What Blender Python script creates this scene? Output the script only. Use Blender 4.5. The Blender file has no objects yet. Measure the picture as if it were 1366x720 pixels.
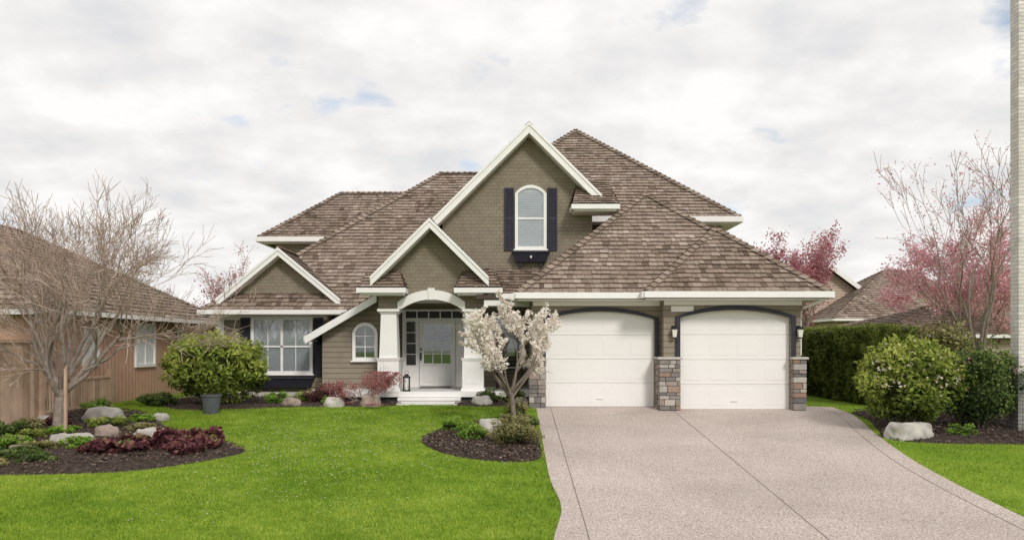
import bpy, math, random
import numpy as np
from mathutils import Vector, Matrix, noise
random.seed(7); rng=np.random.default_rng(7)
scene=bpy.context.scene
col=scene.collection
K=0.085
def gz(y):
    if y>=0: return 0.0
    return K*max(y,-24.0)

# ---------------------------------------------------------------- materials
def newmat(name):
    m=bpy.data.materials.new(name); m.use_nodes=True
    nt=m.node_tree; b=nt.nodes['Principled BSDF']
    return m,nt,b
def N(nt,t,**kw):
    n=nt.nodes.new(t)
    for k,v in kw.items(): setattr(n,k,v)
    return n
def ramp(nt,stops,interp='LINEAR'):
    r=N(nt,'ShaderNodeValToRGB'); r.color_ramp.interpolation=interp
    e=r.color_ramp.elements
    e[0].position=stops[0][0]; e[0].color=(*stops[0][1],1)
    e[1].position=stops[-1][0]; e[1].color=(*stops[-1][1],1)
    for p,c in stops[1:-1]:
        x=e.new(p); x.color=(*c,1)
    return r
def mat(name,c1,c2=None,scale=6,rough=.7,bump=0,bscale=40,tone=None,spec=.3,metal=0,coat=0,detail=5):
    m,nt,b=newmat(name)
    L=nt.links.new
    tc=N(nt,'ShaderNodeTexCoord')
    nz=N(nt,'ShaderNodeTexNoise'); nz.inputs['Scale'].default_value=scale; nz.inputs['Detail'].default_value=detail
    L(tc.outputs['Object'],nz.inputs['Vector'])
    c2=c2 or tuple(x*.82 for x in c1)
    if tone:
        at=N(nt,'ShaderNodeAttribute'); at.attribute_name='tone'
        r=ramp(nt,tone); L(at.outputs['Fac'],r.inputs['Fac'])
        r2=ramp(nt,[(.3,(.82,.82,.82)),(.7,(1.12,1.12,1.12))]); L(nz.outputs['Fac'],r2.inputs['Fac'])
        mx=N(nt,'ShaderNodeMix',data_type='RGBA',blend_type='MULTIPLY'); mx.inputs[0].default_value=1
        L(r.outputs['Color'],mx.inputs[6]); L(r2.outputs['Color'],mx.inputs[7]); L(mx.outputs[2],b.inputs['Base Color'])
    else:
        r=ramp(nt,[(.3,c2),(.7,c1)]); L(nz.outputs['Fac'],r.inputs['Fac']); L(r.outputs['Color'],b.inputs['Base Color'])
    b.inputs['Roughness'].default_value=rough
    b.inputs['Specular IOR Level'].default_value=spec
    b.inputs['Metallic'].default_value=metal
    if bump:
        n2=N(nt,'ShaderNodeTexNoise'); n2.inputs['Scale'].default_value=bscale; n2.inputs['Detail'].default_value=4
        L(tc.outputs['Object'],n2.inputs['Vector'])
        bp=N(nt,'ShaderNodeBump'); bp.inputs['Strength'].default_value=bump; bp.inputs['Distance'].default_value=.02
        L(n2.outputs['Fac'],bp.inputs['Height']); L(bp.outputs['Normal'],b.inputs['Normal'])
    return m
OLV=(.262,.222,.165)
def siding(name,c,step=.15,vertical=False):
    m,nt,b=newmat(name); L=nt.links.new
    tc=N(nt,'ShaderNodeTexCoord'); sp=N(nt,'ShaderNodeSeparateXYZ'); L(tc.outputs['Object'],sp.inputs[0])
    d=N(nt,'ShaderNodeMath',operation='DIVIDE'); d.inputs[1].default_value=step
    L(sp.outputs['Y' if vertical else 'Z'],d.inputs[0])
    f=N(nt,'ShaderNodeMath',operation='FRACT'); L(d.outputs[0],f.inputs[0])
    inv=N(nt,'ShaderNodeMath',operation='SUBTRACT'); inv.inputs[0].default_value=1; L(f.outputs[0],inv.inputs[1])
    bp=N(nt,'ShaderNodeBump'); bp.inputs['Distance'].default_value=.02; bp.inputs['Strength'].default_value=.3 if vertical else .9
    L(inv.outputs[0],bp.inputs['Height']); L(bp.outputs['Normal'],b.inputs['Normal'])
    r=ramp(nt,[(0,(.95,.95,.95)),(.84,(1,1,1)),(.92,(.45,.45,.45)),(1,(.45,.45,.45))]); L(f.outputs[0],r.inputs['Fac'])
    nz=N(nt,'ShaderNodeTexNoise'); nz.inputs['Scale'].default_value=3; nz.inputs['Detail'].default_value=6
    L(tc.outputs['Object'],nz.inputs['Vector'])
    rc=ramp(nt,[(.3,tuple(x*.88 for x in c)),(.7,c)]); L(nz.outputs['Fac'],rc.inputs['Fac'])
    mx=N(nt,'ShaderNodeMix',data_type='RGBA',blend_type='MULTIPLY'); mx.inputs[0].default_value=1
    L(rc.outputs['Color'],mx.inputs[6]); L(r.outputs['Color'],mx.inputs[7]); L(mx.outputs[2],b.inputs['Base Color'])
    b.inputs['Roughness'].default_value=.75
    return m
def brickmat(name,c1,c2,mortar,w,h,msize=.01,bump=.5,rough=.85):
    m,nt,b=newmat(name); L=nt.links.new
    tc=N(nt,'ShaderNodeTexCoord'); sp=N(nt,'ShaderNodeSeparateXYZ'); L(tc.outputs['Object'],sp.inputs[0])
    ad=N(nt,'ShaderNodeMath',operation='ADD'); L(sp.outputs['X'],ad.inputs[0]); L(sp.outputs['Y'],ad.inputs[1])
    cb=N(nt,'ShaderNodeCombineXYZ'); L(ad.outputs[0],cb.inputs[0]); L(sp.outputs['Z'],cb.inputs[1])
    br=N(nt,'ShaderNodeTexBrick'); L(cb.outputs[0],br.inputs['Vector'])
    br.inputs['Scale'].default_value=1; br.inputs['Brick Width'].default_value=w; br.inputs['Row Height'].default_value=h
    br.inputs['Mortar Size'].default_value=msize; br.inputs['Mortar Smooth'].default_value=.3
    br.inputs['Color1'].default_value=(*c1,1); br.inputs['Color2'].default_value=(*c2,1); br.inputs['Mortar'].default_value=(*mortar,1)
    nz=N(nt,'ShaderNodeTexNoise'); nz.inputs['Scale'].default_value=4; nz.inputs['Detail'].default_value=6; L(tc.outputs['Object'],nz.inputs['Vector'])
    r2=ramp(nt,[(.3,(.85,.85,.85)),(.7,(1.08,1.08,1.08))]); L(nz.outputs['Fac'],r2.inputs['Fac'])
    mx=N(nt,'ShaderNodeMix',data_type='RGBA',blend_type='MULTIPLY'); mx.inputs[0].default_value=1
    L(br.outputs['Color'],mx.inputs[6]); L(r2.outputs['Color'],mx.inputs[7]); L(mx.outputs[2],b.inputs['Base Color'])
    bp=N(nt,'ShaderNodeBump'); bp.inputs['Distance'].default_value=.02; bp.inputs['Strength'].default_value=bump; bp.invert=True
    L(br.outputs['Fac'],bp.inputs['Height']); L(bp.outputs['Normal'],b.inputs['Normal'])
    b.inputs['Roughness'].default_value=rough
    return m
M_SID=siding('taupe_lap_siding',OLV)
M_SHK=brickmat('taupe_shingle_wall',OLV,tuple(x*.88 for x in OLV),tuple(x*.66 for x in OLV),.16,.10,.007,.5)
M_WHT=mat('white_paint',(.82,.81,.79),(.77,.76,.74),2,.5,spec=.4)
M_DOOR=mat('garage_door_paint',(.82,.81,.79),(.79,.78,.76),1,.45)
M_NAVY=mat('navy_trim',(.034,.034,.052),(.026,.026,.04),5,.45)
M_BLK=mat('black_metal',(.02,.02,.022),None,5,.4)
M_DARK=mat('dark_interior',(.07,.072,.078),(.035,.035,.037),3,.8)
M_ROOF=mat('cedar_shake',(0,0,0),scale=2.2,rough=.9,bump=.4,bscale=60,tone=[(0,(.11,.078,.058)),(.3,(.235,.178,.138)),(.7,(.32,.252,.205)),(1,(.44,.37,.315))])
M_UND=mat('roof_underlay',(.10,.08,.065),None,4,.95)
M_STONE=mat('stone_veneer',(0,0,0),scale=9,rough=.9,bump=.7,bscale=25,tone=[(0,(.14,.13,.13)),(.3,(.27,.245,.225)),(.5,(.33,.27,.22)),(.62,(.31,.20,.155)),(.78,(.36,.33,.31)),(1,(.48,.44,.39))])
M_CAP=mat('stone_cap',(.55,.52,.47),None,8,.8,bump=.2)
def aggregate():
    m,nt,b=newmat('exposed_aggregate_concrete'); L=nt.links.new
    tc=N(nt,'ShaderNodeTexCoord')
    vo=N(nt,'ShaderNodeTexNoise'); vo.inputs['Scale'].default_value=38; vo.inputs['Detail'].default_value=3; L(tc.outputs['Object'],vo.inputs['Vector'])
    r=ramp(nt,[(.32,(.28,.23,.20)),(.5,(.49,.415,.37)),(.68,(.66,.58,.53))]); L(vo.outputs['Fac'],r.inputs['Fac'])
    nz=N(nt,'ShaderNodeTexNoise'); nz.inputs['Scale'].default_value=.6; nz.inputs['Detail'].default_value=8; L(tc.outputs['Object'],nz.inputs['Vector'])
    r2=ramp(nt,[(.3,(.84,.83,.82)),(.7,(1.08,1.08,1.08))]); L(nz.outputs['Fac'],r2.inputs['Fac'])
    mx=N(nt,'ShaderNodeMix',data_type='RGBA',blend_type='MULTIPLY'); mx.inputs[0].default_value=1
    L(r.outputs['Color'],mx.inputs[6]); L(r2.outputs['Color'],mx.inputs[7]); L(mx.outputs[2],b.inputs['Base Color'])
    bp=N(nt,'ShaderNodeBump'); bp.inputs['Distance'].default_value=.01; bp.inputs['Strength'].default_value=.5
    L(vo.outputs['Fac'],bp.inputs['Height']); L(bp.outputs['Normal'],b.inputs['Normal'])
    b.inputs['Roughness'].default_value=.9
    return m
M_AGG=aggregate()
M_JOINT=mat('control_joint',(.22,.185,.16),None,10,.95)
M_SOIL=mat('dark_mulch',(.085,.062,.05),(.036,.027,.022),14,1,bump=1,bscale=30)
M_CHIP=mat('bark_chips',(0,0,0),scale=20,rough=1,tone=[(0,(.035,.025,.02)),(.6,(.11,.075,.058)),(1,(.24,.17,.13))])
M_ROCK=mat('granite_rock',(.56,.53,.48),(.30,.28,.26),5,.9,bump=.8,bscale=14)
M_ROCKB=mat('brown_rock',(.40,.32,.27),(.20,.155,.13),5,.9,bump=.8,bscale=14)
def lawn_mat():
    m,nt,b=newmat('lawn_grass'); L=nt.links.new
    tc=N(nt,'ShaderNodeTexCoord')
    a=N(nt,'ShaderNodeTexNoise'); a.inputs['Scale'].default_value=.5; a.inputs['Detail'].default_value=9; L(tc.outputs['Object'],a.inputs['Vector'])
    r=ramp(nt,[(.3,(.13,.23,.022)),(.5,(.19,.31,.03)),(.7,(.27,.37,.045))]); L(a.outputs['Fac'],r.inputs['Fac'])
    c=N(nt,'ShaderNodeTexNoise'); c.inputs['Scale'].default_value=45; c.inputs['Detail'].default_value=4; L(tc.outputs['Object'],c.inputs['Vector'])
    r2=ramp(nt,[(.3,(.6,.63,.55)),(.7,(1.2,1.17,1.1))]); L(c.outputs['Fac'],r2.inputs['Fac'])
    mx=N(nt,'ShaderNodeMix',data_type='RGBA',blend_type='MULTIPLY'); mx.inputs[0].default_value=1
    L(r.outputs['Color'],mx.inputs[6]); L(r2.outputs['Color'],mx.inputs[7]); L(mx.outputs[2],b.inputs['Base Color'])
    bp=N(nt,'ShaderNodeBump'); bp.inputs['Distance'].default_value=.03; bp.inputs['Strength'].default_value=.8
    L(c.outputs['Fac'],bp.inputs['Height']); L(bp.outputs['Normal'],b.inputs['Normal'])
    b.inputs['Roughness'].default_value=.9; b.inputs['Specular IOR Level'].default_value=.1
    return m
M_LAWN=lawn_mat()
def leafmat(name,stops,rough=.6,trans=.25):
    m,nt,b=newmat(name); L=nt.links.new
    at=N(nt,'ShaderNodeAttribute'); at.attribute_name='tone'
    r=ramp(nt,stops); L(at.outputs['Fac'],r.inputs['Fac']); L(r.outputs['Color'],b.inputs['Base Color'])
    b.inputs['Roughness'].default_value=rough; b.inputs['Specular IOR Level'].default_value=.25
    t=N(nt,'ShaderNodeBsdfTranslucent'); L(r.outputs['Color'],t.inputs['Color'])
    ms=N(nt,'ShaderNodeMixShader'); ms.inputs[0].default_value=trans
    L(b.outputs[0],ms.inputs[1]); L(t.outputs[0],ms.inputs[2]); L(ms.outputs[0],nt.nodes['Material Output'].inputs['Surface'])
    return m
M_BLADE=leafmat('grass_blades',[(0,(.12,.22,.018)),(.5,(.26,.39,.035)),(1,(.46,.55,.09))],.7,.35)
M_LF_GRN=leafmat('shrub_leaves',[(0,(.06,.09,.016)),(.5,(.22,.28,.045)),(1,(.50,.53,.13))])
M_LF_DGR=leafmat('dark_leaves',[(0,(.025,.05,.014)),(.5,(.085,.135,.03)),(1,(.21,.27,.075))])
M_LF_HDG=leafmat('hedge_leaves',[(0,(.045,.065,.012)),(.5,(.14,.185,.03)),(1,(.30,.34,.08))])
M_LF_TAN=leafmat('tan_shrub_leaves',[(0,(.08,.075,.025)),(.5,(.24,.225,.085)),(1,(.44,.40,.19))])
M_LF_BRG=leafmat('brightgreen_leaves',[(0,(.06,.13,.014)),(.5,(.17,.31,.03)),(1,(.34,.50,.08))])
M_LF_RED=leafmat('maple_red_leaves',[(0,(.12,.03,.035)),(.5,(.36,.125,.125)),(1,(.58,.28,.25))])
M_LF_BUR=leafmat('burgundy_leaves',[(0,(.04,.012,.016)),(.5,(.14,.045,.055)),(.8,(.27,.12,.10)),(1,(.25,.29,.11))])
M_PET=leafmat('magnolia_petals',[(0,(.62,.48,.37)),(.35,(.84,.77,.67)),(1,(.90,.88,.84))],.6,.3)
M_PNK=leafmat('pink_blossom',[(0,(.50,.17,.23)),(.5,(.74,.40,.45)),(1,(.88,.66,.68))],.6,.4)
M_CRM=leafmat('plum_leaves',[(0,(.26,.07,.09)),(.5,(.50,.20,.23)),(1,(.68,.38,.40))],.6,.35)
M_BRK=mat('tree_bark',(.27,.225,.185),(.16,.13,.105),12,.95,bump=.5)
M_TWIG=mat('pale_twigs',(.42,.335,.28),(.30,.23,.19),6,.95)
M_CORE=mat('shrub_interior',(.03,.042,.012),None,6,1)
M_GLASS,nt,b=newmat('window_glass')
nt.nodes.remove(b)
g=N(nt,'ShaderNodeBsdfGlossy'); g.inputs['Roughness'].default_value=.03; g.inputs['Color'].default_value=(.9,.93,.95,1)
t=N(nt,'ShaderNodeBsdfTransparent'); t.inputs['Color'].default_value=(.90,.93,.95,1)
lw=N(nt,'ShaderNodeLayerWeight'); lw.inputs['Blend'].default_value=.35
mr=N(nt,'ShaderNodeMapRange'); mr.inputs['To Min'].default_value=.16; mr.inputs['To Max'].default_value=.8
nt.links.new(lw.outputs['Fresnel'],mr.inputs['Value'])
ms=N(nt,'ShaderNodeMixShader'); nt.links.new(mr.outputs[0],ms.inputs[0]); nt.links.new(t.outputs[0],ms.inputs[1]); nt.links.new(g.outputs[0],ms.inputs[2])
nt.links.new(ms.outputs[0],nt.nodes['Material Output'].inputs['Surface'])
M_BLIND=mat('window_blind',(.70,.72,.72),(.62,.64,.65),3,.6)
M_FENCE=mat('cedar_fence',(0,0,0),scale=5,rough=.85,bump=.2,tone=[(0,(.42,.29,.20)),(.5,(.56,.40,.29)),(1,(.68,.51,.39))])
M_NSID=siding('peach_board_siding',(.60,.36,.26),.2,True)
M_NSID2=siding('beige_siding',(.52,.41,.32),.16)
M_WBR=brickmat('white_brick',(.74,.70,.67),(.62,.58,.55),(.46,.43,.41),.24,.08,.008,.6)
M_LAMP=mat('frosted_lamp_glass',(.75,.73,.66),None,3,.3)

# ---------------------------------------------------------------- mesh builder
class MB:
    def __init__(s): s.v=[];s.f=[];s.m=[];s.t=[]
    def face(s,pts,mi=0,t=.5):
        i=len(s.v); s.v.extend([tuple(p) for p in pts]); s.f.append(tuple(range(i,i+len(pts)))); s.m.append(mi); s.t.append(t)
    def hexa(s,p,mi=0,t=.5):
        i=len(s.v); s.v.extend([tuple(q) for q in p])
        for f in ((0,3,2,1),(4,5,6,7),(0,1,5,4),(1,2,6,5),(2,3,7,6),(3,0,4,7)):
            s.f.append(tuple(i+k for k in f)); s.m.append(mi); s.t.append(t)
    def box(s,x0,x1,y0,y1,z0,z1,mi=0,t=.5):
        s.hexa([(x0,y0,z0),(x1,y0,z0),(x1,y1,z0),(x0,y1,z0),(x0,y0,z1),(x1,y0,z1),(x1,y1,z1),(x0,y1,z1)],mi,t)
    def frust(s,cx,cy,z0,z1,w0,w1,mi=0,t=.5):
        a=w0/2;b=w1/2
        s.hexa([(cx-a,cy-a,z0),(cx+a,cy-a,z0),(cx+a,cy+a,z0),(cx-a,cy+a,z0),(cx-b,cy-b,z1),(cx+b,cy-b,z1),(cx+b,cy+b,z1),(cx-b,cy+b,z1)],mi,t)
    def prism(s,poly,y0,y1,mi=0,t=.5):
        n=len(poly); i=len(s.v)
        ar=sum(poly[k][0]*poly[(k+1)%n][1]-poly[(k+1)%n][0]*poly[k][1] for k in range(n))
        if ar<0: poly=poly[::-1]
        s.v.extend([(x,y0,z) for x,z in poly]); s.v.extend([(x,y1,z) for x,z in poly])
        s.f.append(tuple(range(i,i+n))); s.f.append(tuple(range(i+2*n-1,i+n-1,-1)))
        for k in range(n):
            j=(k+1)%n; s.f.append((i+k,i+n+k,i+n+j,i+j))
        s.m+= [mi]*(n+2); s.t+=[t]*(n+2)
    def beam(s,A,B,w,h,mi=0,t=.5,off=0):
        A=Vector(A);B=Vector(B); d=B-A; sd=Vector((d.y,-d.x,0)).normalized()*(w/2); up=Vector((0,0,1))
        a=A+up*off; b=B+up*off; dn=up*h
        s.hexa([a-sd-dn,b-sd-dn,b+sd-dn,a+sd-dn,a-sd,b-sd,b+sd,a+sd],mi,t)
    def tube(s,pts,rad,n=6,mi=0,t=.5):
        base=len(s.v)
        for k,p in enumerate(pts):
            d=(pts[min(k+1,len(pts)-1)]-pts[max(k-1,0)]).normalized()
            a=d.orthogonal().normalized(); b=d.cross(a)
            for j in range(n):
                an=2*math.pi*j/n
                q=p+(a*math.cos(an)+b*math.sin(an))*rad[k]; s.v.append((q.x,q.y,q.z))
        for k in range(len(pts)-1):
            for j in range(n):
                s.f.append((base+k*n+j,base+k*n+(j+1)%n,base+(k+1)*n+(j+1)%n,base+(k+1)*n+j)); s.m.append(mi); s.t.append(t)
    def cyl(s,cx,cy,z0,z1,r0,r1,n=16,mi=0,t=.5):
        i=len(s.v)
        for z,r in ((z0,r0),(z1,r1)):
            for j in range(n): s.v.append((cx+r*math.cos(2*math.pi*j/n),cy+r*math.sin(2*math.pi*j/n),z))
        for j in range(n):
            s.f.append((i+j,i+(j+1)%n,i+n+(j+1)%n,i+n+j))
        s.f.append(tuple(i+n+j for j in range(n))); s.f.append(tuple(i+j for j in reversed(range(n))))
        s.m+=[mi]*(n+2); s.t+=[t]*(n+2)
    def quads(s,P,T,mi=0):
        i=len(s.v); n=len(P)
        s.v.extend(map(tuple,P.reshape(-1,3).tolist())); k=P.shape[1]
        s.f.extend([tuple(range(i+k*j,i+k*j+k)) for j in range(n)])
        s.m+=[mi]*n; s.t+=list(T)
    def build(s,name,mats,parent=None,smooth=False,bevel=0,loc=None):
        me=bpy.data.meshes.new(name); me.from_pydata(s.v,[],s.f)
        for m in mats: me.materials.append(m)
        me.polygons.foreach_set('material_index',s.m)
        a=me.attributes.new('tone','FLOAT','FACE'); a.data.foreach_set('value',[float(x) for x in s.t])
        if smooth: me.polygons.foreach_set('use_smooth',[True]*len(s.f))
        me.update()
        o=bpy.data.objects.new(name,me); col.objects.link(o)
        if parent: o.parent=parent
        if bevel:
            b=o.modifiers.new('bevel','BEVEL'); b.width=bevel; b.segments=2; b.limit_method='ANGLE'
        return o
def empty(name):
    e=bpy.data.objects.new(name,None); col.objects.link(e); return e
def arch(x0,x1,zs,rise,n=14):
    w=(x1-x0)/2; R=(w*w+rise*rise)/(2*rise); cx=(x0+x1)/2; cz=zs+rise-R; a0=math.asin(min(1,w/R))
    return [(cx+R*math.sin(-a0+2*a0*k/n),cz+R*math.cos(-a0+2*a0*k/n)) for k in range(n+1)]

# ---------------------------------------------------------------- roof helper
def clip(poly,cl):
    out=poly
    n=len(cl)
    for i in range(n):
        ax,ay=cl[i]; bx,by=cl[(i+1)%n]
        inp=out; out=[]
        if not inp: return []
        def side(p): return (bx-ax)*(p[1]-ay)-(by-ay)*(p[0]-ax)
        for k in range(len(inp)):
            p=inp[k]; q=inp[(k+1)%len(inp)]; sp_,sq=side(p),side(q)
            if sp_>=0: out.append(p)
            if (sp_>=0)!=(sq>=0):
                t=sp_/(sp_-sq); out.append((p[0]+t*(q[0]-p[0]),p[1]+t*(q[1]-p[1])))
    return out
def roof_face(mb,pts,exp=.19,shingle=True,th=.12,org=None):
    P=[Vector(p) for p in pts]
    n=Vector((0,0,0))
    for i in range(len(P)): n+=P[i].cross(P[(i+1)%len(P)])
    n.normalize()
    if n.z<0: n=-n; P=P[::-1]
    u=Vector((0,0,1)).cross(n)
    if u.length<1e-5: u=Vector((1,0,0))
    u.normalize(); v=n.cross(u)
    o=Vector(org) if org else min(P,key=lambda p:p.z)
    q=[((p-o).dot(u),(p-o).dot(v)) for p in P]
    i=len(mb.v); k=len(P)
    mb.v.extend([tuple(p-Vector((0,0,.01))) for p in P]); mb.v.extend([tuple(p-Vector((0,0,th))) for p in P])
    mb.f.append(tuple(range(i,i+k))); mb.f.append(tuple(range(i+2*k-1,i+k-1,-1)))
    for a in range(k):
        b2=(a+1)%k; mb.f.append((i+a,i+k+a,i+k+b2,i+b2))
    mb.m+=[1]*(k+2); mb.t+=[.5]*(k+2)
    if not shingle: return
    umin=min(a for a,_ in q);umax=max(a for a,_ in q);vmax=max(b for _,b in q)
    vv=0
    while vv<vmax:
        x=umin-random.random()*.2
        rowt=random.uniform(-.05,.05)
        while x<umax:
            w=random.uniform(.10,.24); j=random.uniform(-.010,.010)
            v0=vv+j; ln=exp*1.1
            c=clip([(x,v0),(x+w-.007,v0),(x+w-.007,v0+ln),(x,v0+ln)],q)
            if len(c)>2:
                t=min(1,max(0,random.gauss(.47,.17)+rowt+.22*(noise.noise((o+u*x+v*vv)*.45))))
                if random.random()<.04: t*=.4
                hh=random.uniform(.032,.05)
                vt=[o+u*a+v*b2+n*(hh*(1-.8*(b2-v0)/ln)+.002) for a,b2 in c]
                mb.face(vt,0,t)
                for e in range(len(c)):
                    a=c[e]; b2=c[(e+1)%len(c)]
                    if abs(a[1]-v0)<1e-6 and abs(b2[1]-v0)<1e-6:
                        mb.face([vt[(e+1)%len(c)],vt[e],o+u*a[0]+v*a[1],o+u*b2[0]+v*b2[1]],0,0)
            x+=w
        vv+=exp
def caps(mb,A,B,w=.13,drop=.075,ln=.21):
    A=Vector(A);B=Vector(B)
    if A.z>B.z: A,B=B,A
    d=B-A; L=d.length; d.normalize(); sd=Vector((d.y,-d.x,0)).normalized(); up=sd.cross(d)
    if up.z<0: up=-up
    s0=0
    while s0<L:
        s1=min(s0+ln*1.15,L); t=random.uniform(.1,.75)
        a=A+d*s0+up*.10; b=A+d*s1+up*.055
        for sg in (-1,1):
            mb.face([a,b,b+sd*sg*w-up*drop,a+sd*sg*w-up*drop],0,t)
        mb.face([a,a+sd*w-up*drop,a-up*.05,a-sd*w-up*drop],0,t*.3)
        s0+=ln

# ================================================================ HOUSE
house=empty('suburban_house')
R=MB()
ez=2.80
gp=(3.835,3.205,5.886)
rp=(5.36,1.28,4.616); rq=(5.36,1.68,4.616)
roof_face(R,[(.13,-.5,ez),(3.18,-.5,ez),rq,gp])
roof_face(R,[(3.18,-.9,ez),rp,rq,(3.18,-.5,ez)])
roof_face(R,[(3.18,-.9,ez),(7.54,-.9,ez),rp])
roof_face(R,[(7.54,-.9,ez),(7.54,7.5,ez),(3.835,7.5,5.886),gp,rq,rp])
roof_face(R,[(.13,-.5,ez),gp,(3.835,7.5,5.886),(.13,7.5,ez)])
caps(R,(.13,-.5,ez),gp); caps(R,rq,gp); caps(R,(3.18,-.9,ez),rp); caps(R,(7.54,-.9,ez),rp); caps(R,gp,(3.835,5.6,5.886)); caps(R,rp,rq)
mp=(2.30,9.13,9.29)
roof_face(R,[(.48,4.5,5.43),(6.93,4.5,5.43),mp,(.48,7.31,7.77)])
roof_face(R,[(6.93,4.5,5.43),(6.93,13.76,5.43),mp])
roof_face(R,[mp,(.48,7.31,7.77),(.48,10.95,7.77)])
roof_face(R,[mp,(6.93,13.76,5.43),(-2.33,13.76,5.43)],shingle=False)
caps(R,(6.93,4.5,5.43),mp); caps(R,(.48,7.31,7.77),mp)
lr=(-2.64,9.8,7.88)
og=(-9.04,3.4,2.55)
roof_face(R,[(-9.04,3.4,2.55),(-3.95,3.4,2.55),(-2.64,5.0,3.883),lr],org=og)
roof_face(R,[(-2.64,5.0,3.883),(.60,5.0,3.883),(.60,9.8,7.88),lr],org=og)
roof_face(R,[(-9.04,3.4,2.55),lr,(-2.64,10.3,7.88),(-9.04,16.2,2.55)])
roof_face(R,[lr,(1.4,9.8,7.88),(1.4,14.5,4.0),(-6.5,14.5,4.0)],shingle=False)
caps(R,(-9.04,3.4,2.55),lr); caps(R,lr,(.6,9.8,7.88))
roof_face(R,[(-9.16,9.1,5.43),(-1,9.1,5.43),(-1,11.56,7.48),(-6.70,11.56,7.48)])
roof_face(R,[(-9.16,9.1,5.43),(-6.70,11.56,7.48),(-9.16,14.0,5.43)])
roof_face(R,[(-6.70,11.56,7.48),(-1,11.56,7.48),(-1,14,5.43),(-9.16,14,5.43)],shingle=False)
caps(R,(-9.16,9.1,5.43),(-6.7,11.56,7.48)); caps(R,(-6.7,11.56,7.48),(-3.2,11.56,7.48))
ap=4.38
roof_face(R,[(-8.62,3.68,2.94),(-6.87,3.68,ap),(-6.87,5.65,ap),(-8.62,4.0,2.94)])
roof_face(R,[(-5.12,3.68,2.94),(-6.87,3.68,ap),(-6.87,5.65,ap),(-5.12,4.0,2.94)])
caps(R,(-6.87,3.66,ap),(-6.87,5.6,ap),.12,.1)
roof_face(R,[(-5.78,2.68,1.83),(-3.85,2.68,2.96),(-3.85,4.0,2.96),(-5.78,4.0,1.83)])
roof_face(R,[(-3.72,1.5,3.40),(-2.2,1.5,4.90),(-2.2,6.3,4.90),(-3.72,4.5,3.40)])
roof_face(R,[(-.68,1.5,3.40),(-2.2,1.5,4.90),(-2.2,6.3,4.90),(-.68,4.5,3.40)])
caps(R,(-2.2,1.48,4.88),(-2.2,6.2,4.88),.12,.12)
roof_face(R,[(-2.21,2.6,5.07),(.48,2.6,7.76),(.48,9.9,7.76),(-2.21,9.9,5.07)])
roof_face(R,[(2.46,2.6,5.78),(.48,2.6,7.76),(.48,7.3,7.76),(2.46,4.92,5.78)])
caps(R,(.48,2.58,7.73),(.48,7.3,7.73),.12,.12)
roof_face(R,[(-.95,1.5,2.90),(.95,1.5,2.90),(.95,3.05,3.72),(-.95,3.05,3.72)])
def pent(x0,x1,y0,y1,z0,z1):
    h=.22
    roof_face(R,[(x0,y0,z0),(x1,y0,z0),(x1-h,y1,z1),(x0+h,y1,z1)],.13)
    roof_face(R,[(x0,y0,z0),(x0+h,y1,z1),(x0,y1+.05,z0)],.13)
    roof_face(R,[(x1,y0,z0),(x1-h,y1,z1),(x1,y1+.05,z0)],.13)
pent(-4.12,-2.86,1.45,2.05,3.08,3.60)
pent(-1.52,-.28,1.45,2.05,3.08,3.60)
pent(1.67,2.95,2.22,3.2,5.44,6.25)
R.build('roof',[M_ROOF,M_UND],house)

T=MB()
def gut(A,B,h=.15): T.beam(A,B,.11,h,0,off=.02)
gut((.08,-.55,ez),(3.13,-.55,ez)); gut((3.13,-.55,ez),(3.13,-.95,ez)); gut((3.13,-.95,ez),(7.59,-.95,ez)); gut((7.59,-.95,ez),(7.59,7.4,ez)); gut((.08,-.55,ez),(.08,1.4,ez))
T.box(.13,7.5,-.5,0.0,2.63,2.66); T.box(3.2,7.5,-.88,-.5,2.63,2.66); T.box(7.03,7.52,0,7.4,2.63,2.66)
gut((.48,4.45,5.43),(6.98,4.45,5.43),.17); gut((6.98,4.45,5.43),(6.98,13.7,5.43),.17); T.box(2.3,6.93,4.5,5.0,5.25,5.28); T.box(6.5,6.93,5,13,5.25,5.28)
gut((-9.09,3.35,2.55),(-4.15,3.35,2.55),.13); gut((-9.09,3.35,2.55),(-9.09,14,2.55),.13); T.box(-9.0,-4.2,3.4,4.0,2.42,2.44)
gut((-9.21,9.05,5.43),(-4,9.05,5.43),.17); gut((-9.21,9.05,5.43),(-9.21,14,5.43),.17); T.box(-9.16,-4,9.1,9.6,5.25,5.28)
def rake(xl,zl,xa,za,xr,zr,y,h):
    for (a,b) in (((xl,zl),(xa,za)),((xa,za),(xr,zr))):
        P=[(a[0],a[1]),(b[0],b[1]),(b[0],b[1]-h),(a[0],a[1]-h)]
        T.prism(P,y-.05,y,0)
        P=[(a[0],a[1]+.035),(b[0],b[1]+.035),(b[0],b[1]-.06),(a[0],a[1]-.06)]
        T.prism(P,y-.075,y-.05,0)
        P=[(a[0],a[1]-h+.03),(b[0],b[1]-h+.03),(b[0],b[1]-h+.005),(a[0],a[1]-h+.005)]
        T.prism(P,y+.001,y+.4,0)
rake(-8.70,2.87,-6.87,4.38,-5.04,2.87,3.66,.21)
rake(-3.78,3.34,-2.2,4.90,-.62,3.34,1.48,.23)
rake(-2.27,5.01,.48,7.76,2.52,5.72,2.58,.28)
T.prism([(-5.82,1.80),(-3.80,2.98),(-3.80,2.76),(-5.82,1.58)],2.60,2.66,0)
T.beam((-5.82,2.62,1.81),(-5.82,3.95,1.81),.08,.16)
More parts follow.
